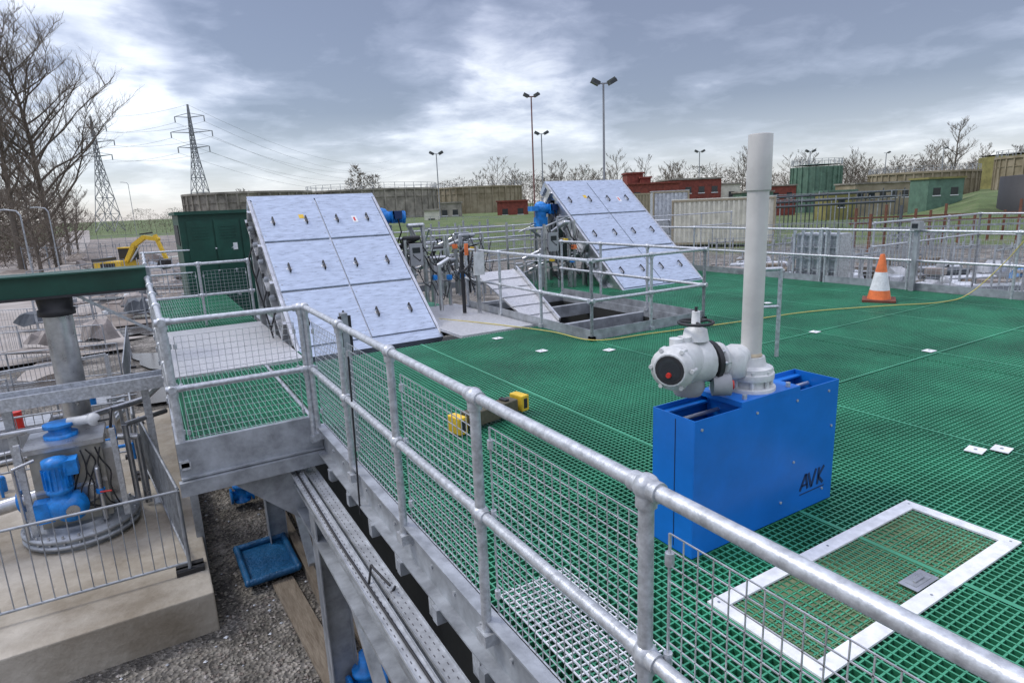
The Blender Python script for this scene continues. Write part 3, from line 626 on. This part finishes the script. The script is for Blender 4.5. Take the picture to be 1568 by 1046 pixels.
def line(name,t0,t1,d,h0,h1,step,m=twig,n=150,seed=1,base=None):
    random.seed(seed); mb=MB(); t=t0
    while t<t1:
        dd=d*random.uniform(.93,1.1); x,y=site(t,dd); h=random.uniform(h0,h1)*(1+.2*math.sin(t*23)+.12*math.sin(t*61))
        q=random.random(); twigs(mb,x,y,gh(x,y) if base is None else base,h,h*.5,n,m if q<.62 else twig2 if q<.85 else ivy); t+=step*random.uniform(.6,1.4)
    mb.done(name)
line('distant_tree_line',-.12,.98,265,8,14,.011,n=330,seed=2)
line('distant_tree_line',-.12,.98,330,12,19,.011,n=260,seed=5)
line('distant_tree_line',.45,.98,165,5,9,.014,n=330,seed=8)
line('distant_tree_line',-1.0,-.1,300,7,11,.011,n=240,seed=3)
line('hedge',-1.0,-.72,60,3,6.5,.016,n=800,seed=4,m=twig2)
line('hedge',-.95,-.735,80,6,10,.014,n=800,seed=14,m=twig2)
line('hedge',-.71,-.5,180,3,6,.010,n=260,seed=6)
random.seed(31); mb=MB()
for i in range(5): 
    x,y=site(-.245+i*.010,230); twigs(mb,x,y,0,random.uniform(14,20),2.2,420,twig2)
mb.done('poplar_group')
# ------------------------------------------------------------------ pylons
def pyl(t,d,h,name='electricity_pylon'):
    mb=MB(); x,y=site(t,d); z0=GZ; W=h*.17
    def w(q): return W*(1-q/.62)*.78+W*.22 if q<.62 else W*.22*(1-(q-.62)/.38*.8)
    yaw=math.radians(-30); c,s=math.cos(yaw),math.sin(yaw)
    def pt(i,q):
        a=[(1,1),(-1,1),(-1,-1),(1,-1)][i%4]; k=w(q)/2; X,Y=a[0]*k,a[1]*k; return Vector((x+X*c-Y*s,y+X*s+Y*c,z0+q*h))
    qs=[0,.16,.3,.42,.52,.6,.67,.74,.81,.88,.94,1]; tk=h*.0038
    for a,b in zip(qs[:-1],qs[1:]):
        for i in range(4):
            mb.bar(pt(i,a),pt(i,b),tk*1.5,tk*1.5,pylon); mb.bar(pt(i,a),pt(i+1,b),tk,tk,pylon); mb.bar(pt(i+1,a),pt(i,b),tk,tk,pylon); mb.bar(pt(i,b),pt(i+1,b),tk,tk,pylon)
    tips=[]
    for q,l in((.66,.13),(.78,.17),(.9,.12)):
        for sg in(-1,1):
            tip=Vector((x+sg*l*h*c,y+sg*l*h*s,z0+q*h+.01*h))
            for i in range(4): mb.bar(pt(i,q),tip,tk,tk,pylon)
            mb.bar(Vector((x,y,z0+(q+.035)*h)),tip,tk,tk,pylon); mb.cyl(tip,tip-Vector((0,0,h*.045)),tk*1.2,pylon,5); tips.append(tip-Vector((0,0,h*.045)))
    tips.append(Vector((x,y,z0+h)))
    mb.done(name); return tips
T1=pyl(-.632,240,42); T2=pyl(-.481,225,42)
mb=MB()
def wire(a,b,sag,r=.045):
    ps=[a.lerp(b,k/14)-Vector((0,0,sag*4*(k/14)*(1-k/14))) for k in range(15)]
    for p,q in zip(ps[:-1],ps[1:]): mb.cyl(p,q,r,pylon,3,caps=False)
for a,b in zip(T1,T2): wire(a,b,1.5)
for a in T2:
    x,y=site(-.18,520); wire(a,Vector((x+(a.x-T2[-1].x),y+(a.y-T2[-1].y),a.z)),9)
for a in T1:
    x,y=site(-1.1,200); wire(a,Vector((x,y,a.z+2)),4)
mb.done('power_lines')
# ------------------------------------------------------------------ lamps
def mast(t,d,ztop,n=2,m=pylon,r=.1,hd=.75):
    x,y=site(t,d); mb=MB(); mb.cyl((x,y,GZ),(x,y,ztop),r*1.2,m,8,r*.8); k=Vector((CS,-SN,0))
    p=Vector((x,y,ztop)); mb.bar(p-k*hd,p+k*hd,.1,.1,m)
    for s in((-1,1) if n==2 else (1,)):
        q=p+k*hd*s; R=Matrix.Rotation(math.radians(-30),3,'Z')@Matrix.Rotation(math.radians(-28*s),3,'Y')
        mb.obox(q+Vector((0,0,.15)),(hd*1.0,.5,hd*.55),R,M('lamp_housing',(.09,.1,.09),.5)); mb.obox(q+Vector((0,-.26,.12)),(hd*.85,.05,hd*.42),R,glass)
    mb.done('floodlight_mast')
mast(.045,62,1.9+9.8,2,M('brown_mast',(.2,.1,.09),.6),.08,.5); mast(.156,55,1.9+9.5,2,pylon,.10,.7); mast(.059,95,1.9+9.8,2,pylon,.10,.7); mast(-.106,110,1.9+8.8,2,pylon,.1,.8); mast(.306,150,1.9+10,2,pylon,.12,.8); mast(.48,150,1.9+9,2,pylon,.12,.8); mast(.6,160,1.9+8.5,1,pylon,.12,.6); mast(.69,160,1.9+9,1,pylon,.12,.6)
def lamp(t,d,zt):
    x,y=site(t,d); mb=MB(); mb.tube([(x,y,GZ),(x,y,zt-.3),(x-.15,y+.1,zt-.05),(x-.7,y+.4,zt+.05)],.038,galvd,8); mb.obox((x-.8,y+.45,zt+.04),(.35,.14,.07),-.5,galv); mb.done('street_lamp')
lamp(-.592,95,1.9+5.4); lamp(-.725,42,1.9+1.0); lamp(-.77,32,1.9+.7)
# ------------------------------------------------------------------ tanks & buildings
def tank(t,d,R,zt,m=concd,rim=True,name='concrete_tank',seg=40,ribs=True,top=None,z0=None,rails=False):
    x,y=site(t,d); z0=gh(x,y)-1 if z0 is None else z0; mb=MB(); mb.lathe((x,y,0),(0,0,1),[(z0,R),(zt,R)],m,seg)
    if rim: mb.lathe((x,y,0),(0,0,1),[(zt,R+.25),(zt+.35,R+.25)],m,seg); mb.lathe((x,y,0),(0,0,1),[(zt-1.4,R+.12),(zt-1.3,R+.12)],m,seg)
    if ribs:
        for i in range(seg):
            a=2*math.pi*i/seg; mb.obox((x+(R+.05)*math.cos(a),y+(R+.05)*math.sin(a),(z0+zt)/2),(.3,.3,zt-z0),a,m)
    mb.lathe((x,y,0),(0,0,1),[(zt+.36,R),(zt+.5,R*.6),(zt+.55,.1)],top or m,seg)
    if rails:
        for i in range(seg):
            a=2*math.pi*i/seg;b=2*math.pi*(i+1)/seg; p=Vector((x+R*math.cos(a),y+R*math.sin(a),zt+.35)); q=Vector((x+R*math.cos(b),y+R*math.sin(b),zt+.35)); u=Vector((0,0,1))
            mb.bar(p,p+u*1.1,.08,.08,galvd); mb.bar(p+u*1.1,q+u*1.1,.06,.06,galvd); mb.bar(p+u*.55,q+u*.55,.05,.05,galvd)
    mb.done(name)
tan=M('tan_concrete',(.20,.165,.10),.85,0,.3,.4,col2=(.36,.31,.22))
tank(-.405,115,10.8,5.3,top=olive); tank(-.21,140,14.0,5.6,rails=True); tank(-.045,165,11.5,6.0,m=tan,rails=True)
tank(.491,130,4.7,6.6,gtank,False,'green_tank',24,True,rails=True)
tank(.66,135,10,4.4,tan,True,rails=True); tank(.90,110,11,6.0,tan,True,'concrete_tank',40,True,olive,rails=True); tank(.83,150,10,8.0,olive,False,'domed_tank',32,False,olive)
mb=MB(); x,y=site(.875,70); mb.lathe((x,y,0),(0,0,1),[(GZ,5),(2.6,5),(2.9,.1)],M('dark_tank',(.03,.03,.03),.6),32); mb.done('dark_tank')
def bld(t,d,w,dp,zt,name,m,rot=-30,roof=None,wins=0,z0=None):
    x,y=site(t,d); mb=MB(); z0=GZ-.3 if z0 is None else z0
    R=Matrix.Rotation(math.radians(rot),3,'Z'); c=Vector((x,y,0))
    def b(a0,a1,b0,b1,c0,c1,mm): mb.obox(c+R@Vector(((a0+a1)/2,(b0+b1)/2,0))+Vector((0,0,(c0+c1)/2)),(a1-a0,b1-b0,c1-c0),R,mm)
    b(-w/2,w/2,0,dp,z0,zt,m); b(-w/2-.2,w/2+.2,-.2,dp+.2,zt,zt+.25,roof or m)
    for i in range(wins):
        a=-w/2+w*(i+.5)/wins; b(a-.5,a+.5,-.04,-.005,zt-2.2,zt-1.2,glass); b(a-.6,a+.6,-.08,-.045,zt-2.35,zt-2.22,white)
    mb.done(name); return b
bld(.235,100,8,8,4.0,'brick_building',brick,-30,None,3); bld(.205,104,2.6,4,5.8,'brick_building',brick,-30); bld(.222,103,1.6,3,5.0,'brick_building',brick,-30); bld(.30,108,9,8,4.6,'brick_building',brick,-30,concd,4); bld(.01,112,5.5,5,2.2,'brick_building',brick,-30,None,2,-1); bld(.09,125,6,5,2.6,'brick_building',brick,-30,None,2,-1)
bld(.345,112,6,5,3.6,'pale_building',cream,-30,concd,2); bld(.40,100,5,4,2.0,'green_shed',gtank,-30,concd,1)
bld(.60,100,9,6,2.6,'concrete_building',tan,-30,concd,5); bld(-.09,118,4,4,2.4,'concrete_building',concd,-30,None,2,-1); bld(-.25,112,3,3,1.9,'pump_house',cream,-30,concd,1,-1); bld(-.12,98,2.2,2,1.3,'pump_house',cream,-30,concd,1,-1)
bld(.535,92,4,4,1.6,'olive_shed',olive,-30,gtank,1); bld(.70,88,5,4,2.8,'green_shed',gtank,-30,olive,2)
bld(.155,118,4,4,2.6,'brick_building',brick,-30,concd,1,-1); bld(.44,118,5,4,3.0,'brick_building',brick,-30,concd,2)
ctan=M('tan_sheeting',(.34,.29,.2),.7,0,.15,2)
def container(t,d,w,dp,z0,zt,m,rot,name='shipping_container'):
    x,y=site(t,d); mb=MB(); R=Matrix.Rotation(math.radians(rot),3,'Z'); c=Vector((x,y,0))
    def b(a0,a1,b0,b1,c0,c1,mm): mb.obox(c+R@Vector(((a0+a1)/2,(b0+b1)/2,0))+Vector((0,0,(c0+c1)/2)),(a1-a0,b1-b0,c1-c0),R,mm)
    b(-w/2,w/2,0,dp,z0,zt,m)
    n=int(w/.4)
    for i in range(n): a=-w/2+.1+i*(w-.2)/n; b(a,a+.18,-.08,-.002,z0+.15,zt-.15,m)
    for i in range(int(dp/.4)): a=.1+i*.4; b(-w/2-.08,-w/2-.002,a,a+.18,z0+.15,zt-.15,m)
    for z in(z0,zt-.12): b(-w/2-.1,w/2+.1,-.1,-.002,z,z+.14,ctan)
    b(-w/2-.1,-w/2+.05,-.11,-.003,z0,zt,ctan); b(w/2-.05,w/2+.1,-.11,-.003,z0,zt,ctan)
    b(-w/2-.1,w/2+.1,-.1,dp,zt+.025,zt+.08,m); mb.done(name)
container(.345,52,8.0,3,GZ+.3,1.55,cream,-45); container(.262,60,3.2,3,GZ,2.4,whtarp,-38); container(.222,80,5,3,GZ,2.4,ctan,-30)
mb=MB(); dp_=M('dark_pipe',(.07,.08,.09),.6)
for k,z in enumerate((.2,.7,1.3)):
    a=site(.40+.01*k,72);b=site(.62,70+k*3); mb.cyl((*a,z),(*b,z+.2),.13,dp_,8)
random.seed(6)
for i in range(34):
    x,y=site(.41+.0068*i,71+random.random()*3); mb.bar((x,y,GZ),(x,y,random.uniform(.8,1.9)),.09,.09,random.choice((dp_,galvd,dp_)))
a=site(.41,70);b=site(.64,70)
for z in(1.0,1.6): mb.bar((*a,z),(*b,z),.07,.07,galvd)
mb.done('pipe_bridge')
mb=MB(); random.seed(5)
for i in range(14):
    x,y=site(.56+.024*i,42+random.random()*6); z=random.uniform(-.3,.8); mb.bar((x,y,GZ),(x,y,z),.14,.14,random.choice((rust,rust,bluem,dp_,rust)))
for k in range(3):
    a=site(.55,44+k*2);b=site(.88,43+k*2); mb.bar((*a,-.9+.3*k),(*b,-.9+.3*k),.12,.12,rust if k else galvd)
mb.done('sheet_pile_frame')
def stack(t,d,seed,name,n=14,w=5,pal=None,bx=.3):
    random.seed(seed); mb=MB(); x,y=site(t,d); pal=pal or (whtarp,whtarp,cab,lblue,galvd,timber,galv,cab,dp_,mudpipe)
    for i in range(n):
        dx,dy=random.uniform(-w/2,w/2),random.uniform(-w/2,w/2); s=random.uniform(.25,.8); z=GZ+random.random()*.9
        m=random.choice(pal); q=random.random()
        if q<bx: mb.obox((x+dx,y+dy,z),(s*1.6,s,s*.5),random.uniform(0,3),m if m is not lblue else galvd)
        elif q<bx+.3:
            for k in range(4): mb.cyl((x+dx+k*.13,y+dy+k*.1,z),(x+dx+s*2.5+k*.13,y+dy-s*1.5+k*.1,z),.05,m,6)
        elif q<bx+.42:
            for k in range(4): mb.bar((x+dx+.6*k,y+dy,GZ),(x+dx+.6*k,y+dy,GZ+1.6+s),.05,.05,galvd)
            mb.bar((x+dx,y+dy,GZ+1.4+s),(x+dx+1.8,y+dy,GZ+1.4+s),.05,.05,galvd)
        else:
            c=Vector((x+dx,y+dy,z-.2)); vs=[c+Vector((s*math.cos(a)*random.uniform(.6,1.1),s*math.sin(a)*random.uniform(.6,1.1),random.uniform(-.1,.1))) for a in[k*.628 for k in range(10)]]+[c+Vector((.7*s*math.cos(a)*random.uniform(.6,1),.7*s*math.sin(a)*random.uniform(.6,1),s*random.uniform(.45,.8))) for a in[k*.628 for k in range(10)]]+[c+Vector((0,0,s*.8))]
            mb.add(vs,[(k,(k+1)%10,10+(k+1)%10,10+k) for k in range(10)]+[(10+k,10+(k+1)%10,20) for k in range(10)],m)
    mb.done(name)
for i,(t,d,w,n) in enumerate(((.40,32,5,26),(.50,30,5,26),(.47,24,4,20),(.60,28,5,20),(.70,22,4,26),(.78,20,4,30),(.66,30,6,24),(.85,24,5,30),(.34,30,4,16))): stack(t,d,40+i,'building_material_stack',n,w)
mp=(galvd,mudpipe,mudpipe,dp_,mud_m,galvd)
for i,(t,d,w,n) in enumerate(((-.62,34,6,10),(-.70,26,4,8),(-.55,40,6,8),(-.68,60,10,12),(-.60,28,4,8),(-.74,20,4,6),(-.58,60,8,12))): stack(t,d,70+i,'site_debris',n,w,mp,.05)
def fence(a,b,h=2,name='mesh_fence'):
    mb=MB();A=Vector((*a,gh(*a)));B=Vector((*b,gh(*b)));L=(B-A).length;n=int(L/2.5)+1;u=Vector((0,0,1))
    for i in range(n+1): p=A.lerp(B,i/n); mb.bar(p,p+u*h,.06,.06,galvd)
    for k in(.1,.5,.98): mb.bar(A+u*h*k,B+u*h*k,.04,.04,galvd)
    for i in range(int(L/.25)): p=A.lerp(B,i/(L/.25)); mb.bar(p,p+u*h,.015,.015,galvd)
    mb.done(name)
fence(site(.33,48),site(.9,40)); fence(site(-.16,58),site(.30,60)); fence(site(-.74,70),site(-.50,60)); fence(site(-.66,34),site(-.5,33),1.6); fence(site(.38,34),site(.9,30),1.2)
fence(site(-.3,95),site(.2,90),1.5); fence(site(-.78,36),site(-.62,44),1.6); fence(site(-.72,100),site(-.45,95),2); fence(site(.3,56),site(.95,54),1.6); fence(site(-.78,22),site(-.6,24),1.6)
mb=MB()
for i in range(9): a=site(-.135+.013*i,30); mb.tube([(*a,GZ),(*a,1.0+.1*(i%3))],.05,galvd); 
a=site(-.14,30);b=site(-.02,30)
for z in(-.5,.3,.9): mb.bar((*a,z),(*b,z),.06,.06,galvd)
mb.done('scaffold_frame')
# ------------------------------------------------------------------ world
w=bpy.data.worlds.new('World'); S.world=w; w.use_nodes=True; nt=w.node_tree; N=nt.nodes; K=nt.links; N.clear()
out=N.new('ShaderNodeOutputWorld')
sky=N.new('ShaderNodeTexSky'); sky.sky_type='NISHITA'; sky.sun_disc=False; sky.dust_density=.3
bg1=N.new('ShaderNodeBackground'); bg1.inputs[1].default_value=.05; K.new(sky.outputs[0],bg1.inputs[0])
tc=N.new('ShaderNodeTexCoord'); sp=N.new('ShaderNodeSeparateXYZ'); K.new(tc.outputs['Generated'],sp.inputs[0])
def math_(op,a,b=None,clamp=False):
    n=N.new('ShaderNodeMath'); n.operation=op; n.use_clamp=clamp
    for i,v in enumerate((a,b)):
        if v is None: continue
        if isinstance(v,(int,float)): n.inputs[i].default_value=v
        else: K.new(v,n.inputs[i])
    return n.outputs[0]
zz=math_('ADD',math_('MAXIMUM',sp.outputs['Z'],0),.17)
cb=N.new('ShaderNodeCombineXYZ'); K.new(math_('DIVIDE',sp.outputs['X'],zz),cb.inputs[0]); K.new(math_('DIVIDE',sp.outputs['Y'],zz),cb.inputs[1])
def nz(sc,det,dist=.0,vec=cb.outputs[0],ro=.55):
    n=N.new('ShaderNodeTexNoise'); n.inputs['Scale'].default_value=sc; n.inputs['Detail'].default_value=det; n.inputs['Distortion'].default_value=dist; n.inputs['Roughness'].default_value=ro; K.new(vec,n.inputs['Vector']); return n.outputs['Fac']
n1=nz(.95,9,.4,ro=.5); n2=nz(3.2,9,.3,ro=.6)
def blob(d,r0,r1):
    dn=N.new('ShaderNodeVectorMath'); dn.operation='DOT_PRODUCT'; K.new(tc.outputs['Generated'],dn.inputs[0]); dn.inputs[1].default_value=Vector(d).normalized()
    v=math_('ADD',dn.outputs['Value'],math_('MULTIPLY',math_('SUBTRACT',nz(2.0,8),.5),.06))
    m=N.new('ShaderNodeMapRange'); m.interpolation_type='SMOOTHSTEP'; m.inputs['From Min'].default_value=r0; m.inputs['From Max'].default_value=r1; K.new(v,m.inputs['Value']); return m.outputs[0]
v=math_('ADD',math_('MULTIPLY',n1,.6),math_('MULTIPLY',n2,.4))
v=math_('SUBTRACT',v,math_('MULTIPLY',blob((.25,.94,.31),.967,.982),.13))
v=math_('SUBTRACT',v,math_('MULTIPLY',blob((.80,.58,.36),.935,.972),.17))
v=math_('ADD',v,math_('MULTIPLY',blob((.0,.982,.20),.985,.999),.12))
v=math_('ADD',v,math_('MULTIPLY',blob((.49,.85,.23),.985,.998),.045))
cr=N.new('ShaderNodeValToRGB'); e=cr.color_ramp.elements
while len(e)<5: e.new(.5)
for q,(p,c) in zip(e,((.35,(.16,.165,.225)),(.445,(.26,.27,.35)),(.515,(.42,.43,.525)),(.565,(.58,.59,.67)),(.64,(.84,.84,.88)))): q.position=p;q.color=(*c,1)
K.new(v,cr.inputs['Fac'])
hz=N.new('ShaderNodeMapRange'); hz.inputs['From Min'].default_value=.0; hz.inputs['From Max'].default_value=.14; hz.inputs['To Min'].default_value=.75; hz.inputs['To Max'].default_value=0; K.new(sp.outputs['Z'],hz.inputs['Value'])
mx=N.new('ShaderNodeMixRGB'); K.new(hz.outputs[0],mx.inputs[0]); K.new(cr.outputs[0],mx.inputs[1]); mx.inputs[2].default_value=(.57,.585,.67,1)
up=N.new('ShaderNodeMapRange'); up.inputs['From Min'].default_value=.38; up.inputs['From Max'].default_value=.85; up.inputs['To Min'].default_value=1; up.inputs['To Max'].default_value=3.4; K.new(sp.outputs['Z'],up.inputs['Value'])
bg2=N.new('ShaderNodeBackground'); K.new(mx.outputs[0],bg2.inputs[0]); K.new(up.outputs[0],bg2.inputs[1])
ad=N.new('ShaderNodeAddShader'); K.new(bg1.outputs[0],ad.inputs[0]);K.new(bg2.outputs[0],ad.inputs[1]); K.new(ad.outputs[0],out.inputs[0])
# sun
sd=bpy.data.lights.new('sun','SUN'); sd.energy=1.5; sd.angle=math.radians(14); sd.color=(1,.96,.9)
so=bpy.data.objects.new('sun',sd); S.collection.objects.link(so)
dv=Vector((-.45,.35,.75)); so.rotation_euler=dv.to_track_quat('Z','Y').to_euler()
sky.sun_elevation=math.asin(dv.normalized().z); sky.sun_rotation=math.atan2(dv.x,dv.y)
# ------------------------------------------------------------------ camera
cd=bpy.data.cameras.new('camera'); cd.sensor_width=36; cd.lens=940/1568*36; cd.clip_start=.05; cd.clip_end=6000
co=bpy.data.objects.new('camera',cd); S.collection.objects.link(co)
th=math.radians(12.65); ro=math.radians(2.4)
fh=Vector((SN,CS,0)); F=fh*math.cos(th)+Vector((0,0,-math.sin(th))); R=Vector((CS,-SN,0)); U=R.cross(F)
X=R*math.cos(ro)-U*math.sin(ro); Yv=R*math.sin(ro)+U*math.cos(ro)
Mx=Matrix((X,Yv,-F)).transposed().to_4x4(); Mx.translation=(0,0,1.9); co.matrix_world=Mx
S.camera=co
S.view_settings.view_transform='Standard'; S.view_settings.look='None'; S.view_settings.exposure=0
